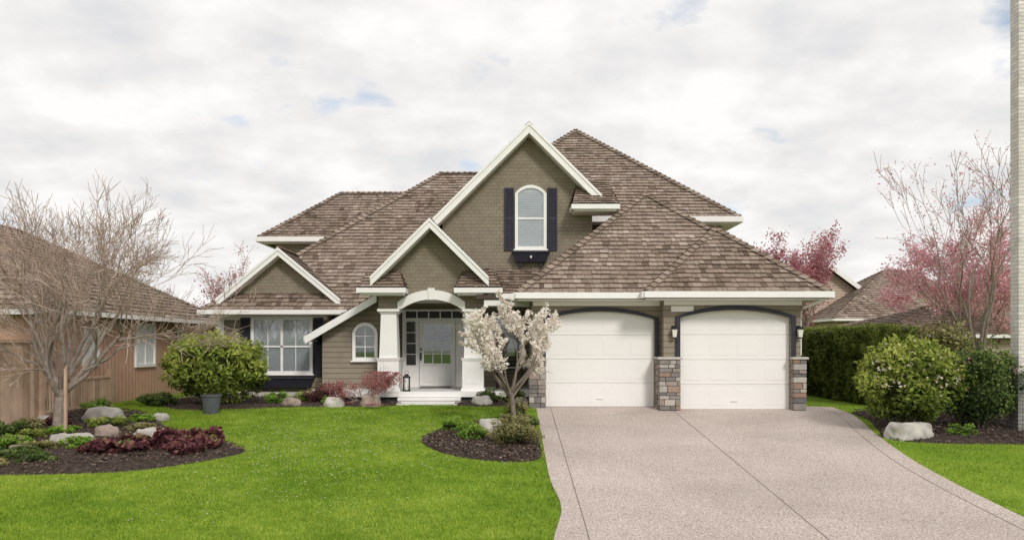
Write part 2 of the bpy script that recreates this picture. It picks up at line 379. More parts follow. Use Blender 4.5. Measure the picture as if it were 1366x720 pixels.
for x0,x1,y0,y1,z in ((-4.12,-2.86,1.45,2.0,3.08),(-1.52,-.28,1.45,2.0,3.08),(1.67,2.95,2.22,3.0,5.44)):
    T.box(x0-.03,x1+.03,y0-.03,y1,z-.14,z-.005); T.box(x0+.05,x1-.05,y0+.06,y1,z-.19,z-.14)
gut((-.25,1.45,2.90),(1.0,1.45,2.90),.15)
T.box(-3.4,.5,2.27,4.28,2.80,2.83)
T.box(-.75,.48,1.55,2.2,2.60,2.76)
T.box(-8.66,-5.5,3.97,4.0,2.30,2.42); T.box(.52,3.68,-.03,0,2.52,2.63); T.box(3.7,7.06,-.43,-.4,2.52,2.63)
T.box(-8.68,-8.58,3.96,4.0,0,2.30)
T.build('white_trim',[M_WHT],house,bevel=.006)

W=MB()
W.box(-8.63,-5.42,4,4.25,-.1,3.0,0); W.box(-8.63,-8.4,4.25,12,-.1,3.0,0)
W.prism([(-8.45,3.0),(-5.29,3.0),(-6.87,4.28)],4.0,4.2,1)
W.prism([(-5.42,-.1),(-3.62,-.1),(-3.62,2.95),(-3.93,2.80),(-5.42,1.93)],3.0,4.2,0)
ar=arch(-3.02,-1.38,2.53,.26)
W.prism([(-3.65,2.53)]+ar+[(-.75,2.53),(-.75,3.32),(-2.2,4.76),(-3.65,3.32)],2.0,2.25,1)
W.box(-3.65,-3.45,2.25,3.0,.3,3.3,0)
W.box(-3.62,.5,4.3,4.5,-.1,3.4,0)
W.box(-.97,-.77,2.25,4.3,2.84,3.3,0)
W.prism([(-1.99,3.2),(2.29,3.2),(2.29,5.85),(.48,7.66),(-1.99,5.19)],3.0,3.2,1)
W.box(-1.99,-1.8,3.2,7.5,3.3,5.15,1); W.box(2.09,2.29,3.2,5.2,3.3,5.8,1)
W.box(2.29,6.5,5.0,5.2,3.0,5.3,0); W.box(6.3,6.5,5.2,13,2.5,5.3,0)
W.box(-8.7,-3,9.6,9.8,2.4,5.3,0); W.box(-8.7,-8.5,9.8,13.5,0,5.3,0)
g1=arch(.84,3.54,2.20,.19); g2=arch(4.09,6.79,2.22,.19)
W.prism([(.5,-.1),(.84,-.1)]+g1+[(3.54,-.1),(3.69,-.1),(3.69,2.75),(.5,2.75)],0,.3,0)
W.prism([(3.692,-.2),(4.09,-.2)]+g2+[(6.79,-.2),(7.03,-.2),(7.03,2.75),(3.692,2.75)],-.4,.3,0)
W.box(.5,.7,.3,4.3,-.1,2.75,0); W.box(6.83,7.03,.3,12,-.1,2.75,0); W.box(-8.6,7,12,12.3,-.1,3,0)
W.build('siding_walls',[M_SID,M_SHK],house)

D=MB()
for x0,x1,y,zb,zs in ((.84,3.54,.12,0.005,2.20),(4.09,6.79,-.25,-.03,2.22)):
    a=arch(x0-.03,x1+.03,zs,.21)
    D.prism([(x0-.03,zb)]+a+[(x1+.03,zb)],y,y+.05,0)
    hs=(zs+.19-zb)/4
    for r in range(4):
        z0=zb+r*hs
        if r<3:
            D.box(x0+.001,x1-.001,y-.016,y,z0+.009,z0+hs-.009,0)
        else:
            aa=arch(x0+.001,x1-.001,zs-.012,.19)
            D.prism([(x0+.001,z0+.009)]+aa+[(x1-.001,z0+.009)],y-.016,y,0)
        for c in range(4):
            pw=(x1-x0)/4
            top=z0+hs-.12 if r<3 else z0+hs-.22
            D.box(x0+c*pw+.09,x0+(c+1)*pw-.09,y-.021,y-.016,z0+.11,top,0)
    D.box(x0,x1,y-.03,y+.02,zb-.02,zb+.012,1)
    D.box((x0+x1)/2-.07,(x0+x1)/2+.07,y-.045,y-.021,zb+.2,zb+.22,0)
D.build('garage_doors',[M_DOOR,M_BLK],house,bevel=.004)
A=MB()
def archtrim(x0,x1,zs,rise,zb,w,y0,y1,mi=0):
    inn=arch(x0,x1,zs,rise); out=arch(x0-w,x1+w,zs+.02,rise+w*.8)
    A.prism([(x0-w,zb)]+out+[(x1+w,zb),(x1,zb)]+inn[::-1]+[(x0,zb)],y0,y1,mi)
archtrim(.84,3.54,2.20,.19,1.2,.10,-.05,0); archtrim(4.09,6.79,2.22,.19,1.2,.11,-.46,-.4)
A.build('navy_arch_trim',[M_NAVY],house,bevel=.004)
ST=MB()
def pier(x0,x1,y0,y1,zb,zt):
    ST.box(x0+.02,x1-.02,y0+.02,y1,zb-.1,zt,2)
    z=zb-.03
    while z<zt-.03:
        h=random.uniform(.07,.17); h=min(h,zt-z)
        if zt-z-h<.05: h=zt-z
        x=x0
        while x<x1-.02:
            w=random.uniform(.12,.32)
            if x1-x-w<.08: w=x1-x
            p=random.uniform(0,.025)
            ST.box(x+.005,x+w-.005,y0-p,y0+.05,z+.005,z+h-.005,0,random.random()); x+=w
        for xx,sg in ((x0,-1),(x1,1)):
            y=y0+.055
            while y<y1-.02:
                w=random.uniform(.12,.3)
                if y1-y-w<.08: w=y1-y
                p=random.uniform(0,.02)
                a,b=sorted((xx+sg*p,xx-sg*.04)); ST.box(a,b,y+.004,y+w-.004,z+.005,z+h-.005,0,random.random()); y+=w
        z+=h
    ST.box(x0-.04,x1+.04,y0-.05,y1,zt+.002,zt+.06,1)
pier(.42,.83,-.13,-.001,0,1.15); pier(3.56,4.08,-.55,-.402,0,1.2); pier(3.56,3.688,-.40,-.001,0,1.2); pier(6.80,7.12,-.55,-.402,0,1.2)
pier(7.035,7.12,-.39,.4,0,1.2)
ST.build('stone_piers',[M_STONE,M_CAP,M_UND],house,bevel=.012)

P=MB()
P.box(-5.6,.48,1.45,4.3,.20,.30,0)
P.box(-5.65,.48,1.38,1.45,.17,.315,0)
for k in range(40):
    x=-5.6+k*.152
    P.box(x,x+.14,1.47,1.49,-.05,.17,1)
P.box(-3.0,-1.35,1.05,1.42,0.1,.165,0); P.box(-3.0,-1.35,.72,1.05,-.05,.03,0); P.box(-3.0,-1.35,1.09,1.42,-.1,.1,0)
for cx in (-3.36,-1.06):
    cy=2.13
    P.frust(cx,cy,.3,.38,.66,.64); P.frust(cx,cy,.38,1.12,.58,.58); P.frust(cx,cy,1.12,1.20,.60,.66); 
    P.frust(cx,cy,1.2,2.40,.50,.42); P.frust(cx,cy,2.40,2.46,.46,.54); P.frust(cx,cy,2.46,2.528,.60,.60)
    P.box(cx-.2,cx+.2,cy-.30,cy-.292,.5,1.02)
P.build('porch',[M_WHT,M_DARK],house,bevel=.008)
K2=MB()
o_=arch(-3.12,-1.28,2.72,.33); i_=arch(-3.02,-1.38,2.53,.26)
K2.prism([(-3.12,2.535)]+o_+[(-1.28,2.535),(-1.38,2.535)]+i_[::-1]+[(-3.02,2.535)],1.93,2.0,0)
K2.prism([(-2.26,2.78),(-2.30,3.10),(-2.10,3.10),(-2.14,2.78)],1.90,1.93,0)
K2.build('entry_arch',[M_WHT],house,bevel=.005)

WN=MB() # mats 0 white,1 glass,2 blind,3 dark
def window(x0,x1,y,z0,z1,nx=1,ny=1,fr=.08,blind=True,mull=None,rise=0,gx=2,gz_=3):
    if rise:
        o=arch(x0-fr,x1+fr,z1-rise,rise+fr); i=arch(x0,x1,z1-rise,rise)
        WN.prism([(x0-fr,z0)]+o+[(x1+fr,z0),(x1,z0)]+i[::-1]+[(x0,z0)],y-.07,y-.002,0)
        WN.box(x0-fr,x1+fr,y-.07,y-.002,z0-fr,z0)
        WN.prism([(x0,z0)]+i+[(x1,z0)],y-.012,y-.004,2 if blind else 3)
        WN.face([(a,y-.035,b) for a,b in ([(x0,z0)]+i+[(x1,z0)])[::-1]],1)
    else:
        WN.box(x0-fr,x0,y-.07,y-.002,z0-fr,z1+fr); WN.box(x1,x1+fr,y-.07,y-.002,z0-fr,z1+fr)
        WN.box(x0,x1,y-.07,y-.002,z0-fr,z0); WN.box(x0,x1,y-.07,y-.002,z1,z1+fr)
        WN.box(x0,x1,y-.012,y-.004,z0,z1,2 if blind else 3)
        WN.face([(x0,y-.035,z0),(x1,y-.035,z0),(x1,y-.035,z1),(x0,y-.035,z1)],1)
    WN.box(x0-fr-.04,x1+fr+.04,y-.11,y-.002,z0-fr-.04,z0-fr)
    if blind:
        zz=z0+.03
        while zz<z1-.02-rise*.6:
            WN.hexa([(x0+.01,y-.026,zz),(x1-.01,y-.026,zz),(x1-.01,y-.014,zz+.036),(x0+.01,y-.014,zz+.036),(x0+.01,y-.024,zz),(x1-.01,y-.024,zz),(x1-.01,y-.0125,zz+.036),(x0+.01,y-.0125,zz+.036)],2)
            zz+=.05
    for k in range(1,nx):
        c=x0+(x1-x0)*k/nx; WN.box(c-.035,c+.035,y-.062,y-.003,z0,z1-rise*.02)
    for k in range(nx):
        a=x0+(x1-x0)*k/nx; b=x0+(x1-x0)*(k+1)/nx
        for g in range(1,gx):
            c=a+(b-a)*g/gx; WN.box(c-.011,c+.011,y-.045,y-.036,z0,z1-.01)
    for g in range(1,gz_):
        c=z0+(z1-z0)*g/gz_; WN.box(x0,x1,y-.0455,y-.0355,c-.011,c+.011)
window(-7.68,-6.02,4.0,.78,2.30,2,1,.09,gx=2,gz_=1)
WN.box(-7.68,-6.02,3.938,3.99,1.48,1.53)
window(.17,.90,3.0,4.36,6.02,1,1,.085,rise=.16,gx=1,gz_=1)
WN.box(.17,.90,2.945,2.99,5.13,5.18)
window(-4.46,-3.92,3.0,1.20,2.10,1,1,.09,blind=False,rise=.22,gx=2,gz_=3)
window(-.55,.30,4.3,.95,2.35,1,1,.08,blind=False,gx=2,gz_=3)
WN.build('windows',[M_WHT,M_GLASS,M_BLIND,M_DARK],house,bevel=.003)
DR=MB()
DR.box(-3.30,-1.35,4.20,4.298,.3,2.62,0)
DR.box(-3.22,-1.45,4.185,4.20,2.36,2.56,3); 
for k in range(6): DR.box(-3.22+k*.35,-3.19+k*.35,4.17,4.186,2.36,2.56,0)
for xs in (-3.17,):
    DR.box(xs,xs+.28,4.185,4.20,.95,2.25,3)
    for k in range(1,4): DR.box(xs,xs+.28,4.172,4.186,.95+k*.325-.012,.95+k*.325+.012,0)
    DR.face([(xs,4.18,.95),(xs+.28,4.18,.95),(xs+.28,4.18,2.25),(xs,4.18,2.25)],1)
DR.box(-2.78,-1.70,4.15,4.198,.33,2.30,0)
DR.box(-2.64,-1.84,4.140,4.15,1.00,2.16,3)
DR.face([(-2.64,4.136,1.0),(-1.84,4.136,1.0),(-1.84,4.136,2.16),(-2.64,4.136,2.16)],1)
for k in range(1,3): DR.box(-2.64+k*.267-.014,-2.64+k*.267+.014,4.125,4.135,1.0,2.16,0)
for k in range(1,4): DR.box(-2.64,-1.84,4.1255,4.1345,1.0+k*.29-.014,1.0+k*.29+.014,0)
DR.box(-2.69,-2.64,4.12,4.15,.95,2.21,0); DR.box(-1.84,-1.79,4.12,4.15,.95,2.21,0); DR.box(-2.64,-1.84,4.12,4.15,2.16,2.21,0); DR.box(-2.64,-1.84,4.12,4.15,.95,1.0,0)
DR.box(-2.64,-2.27,4.135,4.15,.43,.87,0); DR.box(-2.21,-1.84,4.135,4.15,.43,.87,0)
DR.box(-2.75,-2.71,4.08,4.15,1.10,1.32,2); DR.cyl(-2.73,4.1,1.40,1.45,.03,.03,8,2)
DR.box(-2.78,-2.775,4.146,4.15,.33,2.3,3); DR.box(-1.705,-1.70,4.146,4.15,.33,2.3,3)
DR.box(-2.7,-1.8,3.3,4.0,.301,.315,2)
DR.build('front_door',[M_WHT,M_GLASS,M_BLK,M_DARK],house,bevel=.004)
SH=MB()
def shutter(x0,x1,y,z0,z1):
    SH.box(x0,x1,y-.03,y-.002,z0,z1); 
    for a,b,c,d in ((x0,x0+.04,z0,z1),(x1-.04,x1,z0,z1),(x0+.04,x1-.04,z0,z0+.06),(x0+.04,x1-.04,z1-.06,z1),(x0+.04,x1-.04,(z0+z1)/2-.03,(z0+z1)/2+.03)):
        SH.box(a,b,y-.055,y-.03,c,d)
    z=z0+.08
    while z<z1-.09:
        if abs(z-(z0+z1)/2)>.05:
            SH.hexa([(x0+.04,y-.048,z),(x1-.04,y-.048,z),(x1-.04,y-.03,z+.025),(x0+.04,y-.03,z+.025),(x0+.04,y-.044,z+.008),(x1-.04,y-.044,z+.008),(x1-.04,y-.031,z+.03),(x0+.04,y-.031,z+.03)])
        z+=.045
shutter(-8.08,-7.79,4,.62,2.36); shutter(-5.91,-5.62,4,.62,2.36)
shutter(-.22,.06,3,4.25,6.03); shutter(1.01,1.29,3,4.25,6.03)
SH.build('shutters',[M_NAVY],house,bevel=.003)
PL=MB()
for x0,x1,y,z0,z1 in ((-7.8,-5.9,4.0,.28,.55),(.02,1.05,3.0,3.90,4.16)):
    PL.hexa([(x0+.08,y-.2,z0),(x1-.08,y-.2,z0),(x1-.08,y-.002,z0),(x0+.08,y-.002,z0),(x0,y-.3,z1),(x1,y-.3,z1),(x1,y-.002,z1),(x0,y-.002,z1)])
    PL.box(x0-.03,x1+.03,y-.33,y-.002,z1+.001,z1+.045)
    for bx in (x0+.2,x1-.26): PL.box(bx,bx+.06,y-.15,y-.002,z0-.12,z0-.001)
PL.cyl(.535,2.69,4.0,4.06,.03,.03,10,1)
PL.build('window_boxes',[M_NAVY,M_WHT],house,bevel=.006)
SC=MB()
for x,y in ((3.93,-.47),(6.97,-.47),(-.40,4.2)):
    SC.box(x-.045,x+.045,y+.03,y+.07,1.78,2.02,0); SC.box(x-.015,x+.015,y-.06,y+.03,1.99,2.015,0)
    SC.frust(x,y-.06,1.74,1.93,.08,.12,1); SC.frust(x,y-.06,1.93,2.0,.15,.03,0); SC.frust(x,y-.06,1.71,1.74,.05,.09,0)
SC.build('wall_lanterns',[M_BLK,M_LAMP],house)
Q=MB(); Q.box(3.87,4.42,-.425,-.402,2.36,2.50,0); Q.build('number_plaque',[M_WHT],house,bevel=.01)
Q=MB(); Q.tube([Vector((7.50,-.88,2.66)),Vector((7.12,-.30,2.45)),Vector((7.09,-.2,2.35)),Vector((7.09,-.2,1.3))],[.035]*4,8); Q.tube([Vector((-8.95,3.45,2.42)),Vector((-8.7,3.9,2.2)),Vector((-8.7,3.93,.1))],[.035]*3,8)
Q.build('downspouts',[M_WHT],house)
Q=MB(); Q.box(-8.66,-5.6,3.96,3.998,-.1,.16); Q.build('foundation',[M_CAP],house)

def lantern(x,y,z):
    q=MB(); q.frust(x,y,z,z+.04,.20,.20); 
    for a in (-.075,.075):
        for b2 in (-.075,.075): q.box(x+a-.01,x+a+.01,y+b2-.01,y+b2+.01,z+.04,z+.36)
    q.cyl(x,y,z+.04,z+.2,.035,.035,10,1); q.frust(x,y,z+.36,z+.47,.22,.05); q.tube([Vector((x-.05,y,z+.47)),Vector((x-.04,y,z+.55)),Vector((x+.04,y,z+.55)),Vector((x+.05,y,z+.47))],[.008]*4,5)
    q.build('porch_lantern',[M_BLK,M_WHT])
lantern(-2.85,1.75,.302)
q=MB()
x0,x1=-.45,.30
for k in range(5): q.box(x0,x1,3.0+k*.1,3.08+k*.1,.72,.745)
for k in range(4): q.box(x0,x1,3.5,3.52,.80+k*.11,.87+k*.11)
for x in (x0,x1-.05):
    q.box(x,x+.05,2.98,3.03,.302,.95); q.box(x,x+.05,3.5,3.55,.302,1.28); q.box(x,x+.05,3.03,3.5,.92,.95)
q.build('porch_bench',[M_BLK])

# ================================================================ GROUND
G=MB()
ys=[-400,-24,0,400]
for i in range(3):
    a,b=ys[i],ys[i+1]
    G.face([(-400,a,gz(a)-.0),(400,a,gz(a)),(400,b,gz(b)),(-400,b,gz(b))])
G.build('ground',[M_LAWN])
right=[(7.15,.2),(7.9,.2),(8.05,-.6),(7.95,-1.6),(7.65,-2.7),(7.35,-4.2),(7.10,-5.6),(6.98,-6.8),(6.92,-8),(6.9,-9.5),(6.9,-12),(6.9,-24)]
def rx(y):
    pr=right[1:]
    for i in range(len(pr)-1):
        if pr[i][1]>=y>=pr[i+1][1]:
            t=(y-pr[i][1])/(pr[i+1][1]-pr[i][1]); t=t
            return pr[i][0]+t*(pr[i+1][0]-pr[i][0])
    return pr[-1][0]
def srx(y): return (rx(min(.2,y+.5))+rx(y)+rx(y-.5))/3
def lx(y): return .60+.10*math.exp(-((y+8.6)/1.0)**2)-.12*(1/(1+math.exp((y+9.6)*3)))
DW=MB()
yy=[.25,0]+[-.25*k for k in range(1,97)]
def strip(mb,f0,f1,dz,mi,ylist=yy):
    for i in range(len(ylist)-1):
        a,b=ylist[i],ylist[i+1]
        mb.face([(f0(b),b,gz(b)+dz),(f1(b),b,gz(b)+dz),(f1(a),a,gz(a)+dz),(f0(a),a,gz(a)+dz)],mi)
strip(DW,lx,srx,.012,0)
strip(DW,lambda y:.95,lambda y:.962,.016,1); strip(DW,lambda y:3.90,lambda y:3.912,.016,1)
strip(DW,lambda y:srx(y)-.36,lambda y:srx(y)-.349,.016,1)
strip(DW,lambda y:lx(y)-.004,lambda y:lx(y),.006,1)
DW.build('driveway',[M_AGG,M_JOINT])

def bed(name,pts,h=.05,chips=2500):
    n=len(pts); out=[]
    for i in range(n):
        p0,p1,p2,p3=[np.array(pts[(i+k-1)%n],float) for k in range(4)]
        for t in np.linspace(0,1,8,endpoint=False):
            out.append(.5*((2*p1)+(-p0+p2)*t+(2*p0-5*p1+4*p2-p3)*t*t+(-p0+3*p1-3*p2+p3)*t**3))
    out=np.array(out); c=out.mean(0)
    mb=MB(); rings=[1,.985,.95,.85,.7,.5,.3,.12]
    for r in range(len(rings)):
        for p in out:
            q=c+(p-c)*rings[r]
            z=gz(q[1])+(-.03 if r==0 else .012 if r==1 else .02+h*min(1,(1-rings[r])*4)+.03*noise.noise(Vector((q[0]*2.5,q[1]*2.5,0))))
            mb.v.append((q[0],q[1],z))
    m=len(out)
    for r in range(len(rings)-1):
        for i in range(m):
            mb.f.append((r*m+i,r*m+(i+1)%m,(r+1)*m+(i+1)%m,(r+1)*m+i)); mb.m.append(0); mb.t.append(.5)
    mb.f.append(tuple((len(rings)-1)*m+i for i in range(m))); mb.m.append(0); mb.t.append(.5)
    mn,mxx=out.min(0),out.max(0); k=0
    while k<chips:
        q=mn+(mxx-mn)*rng.random(2)
        if inside(q,out):
            s=.012+.03*rng.random(); a=rng.random()*6.28
            d=np.array([math.cos(a),math.sin(a)])*s; e=np.array([-math.sin(a),math.cos(a)])*s*.5
            tl=rng.normal(0,.012,4)
            md=np.min(np.linalg.norm(out-q,axis=1))
            z=gz(q[1])+.03+min(h,md*.25)+.012*rng.random()
            mb.face([(q[0]-d[0],q[1]-d[1],z+tl[0]),(q[0]+e[0],q[1]+e[1],z+tl[1]),(q[0]+d[0],q[1]+d[1],z+tl[2]),(q[0]-e[0],q[1]-e[1],z+tl[3])],1,rng.random()); k+=1
    mb.build(name,[M_SOIL,M_CHIP])
    return out
def inside(q,poly):
    x,y=q; c=False; n=len(poly); j=n-1
    for i in range(n):
        xi,yi=poly[i];xj,yj=poly[j]
        if (yi>y)!=(yj>y) and x<(xj-xi)*(y-yi)/(yj-yi)+xi: c=not c
        j=i
    return c
B1=bed('planting_bed',[(-1.80,-4.1),(-1.6,-3.2),(-1.0,-2.3),(-.3,-1.6),(.35,-1.3),(.52,-2.5),(.53,-4),(.53,-5.5),(.2,-5.9),(-.6,-5.75),(-1.35,-5.1)],chips=4500)
B2=bed('planting_bed',[(-12.5,-6.6),(-9.5,-6.8),(-7.6,-6.8),(-6.2,-6.5),(-5.1,-5.5),(-5.0,-4.9),(-5.7,-4.1),(-6.9,-3.2),(-7.6,-2.4),(-8.6,-1.0),(-9.8,-.4),(-12.5,-.4)],.07,9000)
B3=bed('planting_bed',[(-9.5,4.0),(-9.4,1.2),(-8.2,-.3),(-6.8,-.3),(-5.6,.0),(-4.0,.1),(-3.05,.3),(-3.05,1.3),(-5,2.4),(-7,3.6)],.05,2500)
B3b=bed('planting_bed',[(-1.30,1.35),(-1.30,.35),(-.2,.2),(.40,.15),(.40,1.35)],.04,500)
B4=bed('planting_bed',[(8.15,-.7),(8.05,-1.8),(7.72,-3.0),(7.5,-3.9),(8.2,-4.3),(9.3,-4.4),(11,-4.3),(12,-2.5),(11.5,-.9),(9.3,-.35)],.06,4500)
beds=[B1,B2,B3,B3b,B4]

def grass(n,x0,x1,y0,y1,name):
    pts=np.column_stack([rng.uniform(x0,x1,n),y0+(y1-y0)*rng.random(n)**1.25])
    keep=np.ones(n,bool)
    def pin(pts,poly):
        x,y=pts[:,0],pts[:,1]; c=np.zeros(len(pts),bool); j=len(poly)-1
        for i in range(len(poly)):
            xi,yi=poly[i];xj,yj=poly[j]
            cond=((yi>y)!=(yj>y))
            with np.errstate(divide='ignore',invalid='ignore'):
                c^=cond&(x<(xj-xi)*(y-yi)/(yj-yi+1e-12)+xi)
            j=i
        return c
    for b_ in beds: keep&=~pin(pts,b_)
    LX=.60+.10*np.exp(-((pts[:,1]+8.6))**2)-.12/(1+np.exp(np.clip((pts[:,1]+9.6)*3,-50,50)))
    ylut=np.linspace(-24,.2,200); RXl=np.array([srx(v) for v in ylut]); RX=np.interp(pts[:,1],ylut,RXl)
    keep&=~((pts[:,0]>LX-.0)&(pts[:,0]<RX+.0)&(pts[:,1]<.25))
    pts=pts[keep]; n=len(pts)
    z=np.where(pts[:,1]<0,K*pts[:,1],0)
    h=rng.uniform(.018,.045,n); a=rng.uniform(0,6.28,n); w=rng.uniform(.004,.008,n)
    le=rng.normal(0,.016,(n,2))
    A=np.stack([pts[:,0]-np.cos(a)*w,pts[:,1]-np.sin(a)*w,z],1); B=np.stack([pts[:,0]+np.cos(a)*w,pts[:,1]+np.sin(a)*w,z],1)
    C=np.stack([pts[:,0]+le[:,0],pts[:,1]+le[:,1],z+h],1)
    V=np.stack([A,B,C],1)
    big=np.array([noise.noise(Vector((p[0]*.45,p[1]*.5,3)))+.9*noise.noise(Vector((p[0]*1.6,p[1]*2.2,9)))+.7*noise.noise(Vector((p[0]*6,p[1]*6,2))) for p in pts])
    T_=np.clip(.48+.25*rng.standard_normal(n)+.45*big,0,1)
    mb=MB(); mb.quads(V,T_,0); mb.build(name,[M_BLADE])
grass(270000,-10.2,.75,-10.8,1.6,'lawn')
grass(50000,6.9,11.5,-10.8,.6,'lawn')
mb=MB()
for k in range(1500):
    if k<1000: x,y=random.gauss(-3.8,1.4),random.gauss(-4.2,2.2)
    else: x,y=random.gauss(-.3,1.1),random.gauss(-3.4,1.7)
    if x>.5 or y>1: continue
    s=random.uniform(.012,.026); z=gz(y)+.045+(.04 if inside((x,y),B1) else 0); a=random.random()*6.28
    c_,s_=math.cos(a)*s,math.sin(a)*s
    mb.face([(x-c_,y-s_,z),(x+s_*.6,y-c_*.6,z+.006),(x+c_,y+s_,z),(x-s_*.6,y+c_*.6,z+.005)],0,random.random())
mb.build('fallen_petals',[M_PET])

# ================================================================ PLANTS
def leaves(mb,C,Nn,size,mi,tone,flat=.5,asp=.5):
    n=len(C)
    nr=Nn*flat+rng.standard_normal((n,3))*(1-flat); nr/=np.linalg.norm(nr,axis=1)[:,None]+1e-9
    r=rng.standard_normal((n,3)); a=np.cross(nr,r); a/=np.linalg.norm(a,axis=1)[:,None]+1e-9; b=np.cross(nr,a)
    s=(size*rng.uniform(.6,1.3,n))[:,None]
    fold=nr*s*.15
    Q=np.stack([C-a*s,C+b*s*asp+fold,C+a*s,C-b*s*asp+fold],1)
    mb.quads(Q,np.clip(tone,0,1),mi)
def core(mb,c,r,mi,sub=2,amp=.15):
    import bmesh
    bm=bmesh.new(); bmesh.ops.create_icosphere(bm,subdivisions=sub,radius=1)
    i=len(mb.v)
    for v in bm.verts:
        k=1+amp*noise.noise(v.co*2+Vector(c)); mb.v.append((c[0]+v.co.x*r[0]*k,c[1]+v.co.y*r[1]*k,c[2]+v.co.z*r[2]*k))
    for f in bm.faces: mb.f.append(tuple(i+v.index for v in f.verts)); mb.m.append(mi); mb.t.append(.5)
    bm.free()
def bush(name,x,y,rx_,ry,h,n,size,mtl,nclump=22,corek=.68,flower=None,gnd=None,lift=0,asp=.5,irr=.22,stems=True,cr=(.28,.46),sprig=0):
    z0=gz(y) if gnd is None else gnd
    cz=z0+lift+h*.52; mb=MB()
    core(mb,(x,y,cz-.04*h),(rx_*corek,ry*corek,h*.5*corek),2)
    if stems:
        for k in range(6):
            a=k*1.05; mb.tube([Vector((x+.06*math.cos(a),y+.06*math.sin(a),z0-.02)),Vector((x+rx_*.3*math.cos(a),y+ry*.3*math.sin(a),z0+h*.3)),Vector((x+rx_*.6*math.cos(a),y+ry*.6*math.sin(a),z0+h*.6))],[.02,.015,.008],5,1)
    cl=[]
    for k in range(nclump):
        ph=math.acos(1-2*(k+.5)/nclump); th=k*2.39996
        d=np.array([math.sin(ph)*math.cos(th),math.sin(ph)*math.sin(th),math.cos(ph)])+rng.normal(0,.18,3); d/=np.linalg.norm(d)
        rr=rng.uniform(.56,.60+irr+.12)
        cl.append((np.array([x+d[0]*rx_*rr,y+d[1]*ry*rr,cz+d[2]*h*.5*rr]),rng.uniform(*cr),rng.uniform(-.2,.2),d))
    per=n//nclump
    for c,r,tn,d in cl:
        v=rng.standard_normal((per,3)); v/=np.linalg.norm(v,axis=1)[:,None]
        rad=rng.uniform(.55,1.1,per)[:,None]
        P_=c+v*rad*np.array([rx_,ry,h*.5])*r
        rel=(P_-np.array([x,y,cz]))/np.array([rx_,ry,h*.5]); ln=np.linalg.norm(rel,axis=1)
        vz=v[:,2]
        ok=P_[:,2]>z0+.01; P_,rel,ln,vz=P_[ok],rel[ok],ln[ok],vz[ok]
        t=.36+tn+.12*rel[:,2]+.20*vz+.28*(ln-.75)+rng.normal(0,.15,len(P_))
        nn=rel/(ln[:,None]+1e-6)
        leaves(mb,P_,nn,size,0,t,.5,asp)
    mats=[mtl,M_BRK,M_CORE]
    for k in range(sprig):
        d=rng.standard_normal(3); d[2]=abs(d[2]); d/=np.linalg.norm(d)
        c=np.array([x,y,cz])+d*np.array([rx_,ry,h*.5])*rng.uniform(.95,1.12)
        leaves(mb,c+rng.standard_normal((10,3))*size*.8,np.tile(d,(10,1)),size*1.05,0,rng.normal(.7,.15,10),.3,asp*.8)
    if flower:
        fm,fn,fs=flower; mats.append(fm)
        d=rng.standard_normal((fn,3)); d[:,2]=np.abs(d[:,2])*.8-.15; d[:,1]-=.4; d/=np.linalg.norm(d,axis=1)[:,None]
        for q in d:
            c=np.array([x,y,cz])+q*np.array([rx_,ry,h*.5])*rng.uniform(.85,1.03)
            C=c+rng.standard_normal((7,3))*fs*.6
            leaves(mb,C,np.tile(q,(7,1)),fs,3,rng.uniform(.0,.8,7),.4,.7)
    return mb.build(name,mats)
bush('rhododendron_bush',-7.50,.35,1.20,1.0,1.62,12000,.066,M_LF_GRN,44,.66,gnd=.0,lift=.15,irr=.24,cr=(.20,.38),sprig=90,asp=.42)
q=MB(); q.cyl(-7.15,-.85,gz(-.85),.34,.17,.23,20,0); q.cyl(-7.15,-.85,.34,.38,.25,.25,20,0); q.cyl(-7.15,-.85,.36,.385,.21,.21,16,1)
q.build('planter_pot',[mat('grey_glaze',(.12,.13,.145),None,8,.35),M_SOIL],smooth=False)
def grow(mb,p,d,L,r,lev,maxlev,rnd,cb=None,up=.1,nseg=4,spread=.7,mi=0,kids=(2,4),shr=.68,minr=.003,droop=0):
    pts=[p.copy()]; rad=[r]; cur=p.copy(); dd=d.normalized()
    for s in range(nseg):
        dd=(dd+Vector((rnd.gauss(0,.13),rnd.gauss(0,.13),rnd.gauss(0,.10)+up-droop*lev))).normalized()
        cur=cur+dd*(L/nseg); pts.append(cur.copy()); rad.append(max(minr,r*(1-.5*(s+1)/nseg)))
    mb.tube(pts,rad,7 if r>.04 else 5 if r>.012 else 3,mi if r>.012 else mi+1)
    if cb and lev>=maxlev-1:
        for q in pts[1:]: cb(q,lev)
    if lev<maxlev:
        k=rnd.randint(*kids)
        for c in range(k):
            f=rnd.uniform(.35,1) if c else 1.0
            i=min(nseg,max(1,int(round(f*nseg)))); base=pts[i]
            t=(pts[i]-pts[i-1]).normalized(); o=t.orthogonal().normalized(); o.rotate(Matrix.Rotation(rnd.random()*6.28,3,t))
            nd=(t+o*rnd.uniform(spread*.5,spread*1.2)).normalized()
            grow(mb,base,nd,L*rnd.uniform(shr*.8,shr*1.15),max(minr,rad[i]*rnd.uniform(.6,.85)),lev+1,maxlev,rnd,cb,up,max(3,nseg-1) if lev<2 else 3,spread,mi,kids,shr,minr,droop)
rd=random.Random(5)
mb=MB(); tips=[]
for k in range(9):
    a=k*.7; grow(mb,Vector((-3.85,.9,.02)),Vector((math.cos(a)*1.0,math.sin(a)*.7,.5)),.56,.022,0,3,rd,lambda q,l:tips.append(q.copy()),.02,4,.8,0,(2,3),.7,.003,.03)
C=np.array([[*q] for q in tips]); C=np.repeat(C,9,0)+rng.normal(0,.045,(len(C)*9,3)); C[:,2]=np.clip(C[:,2],.08,.84)
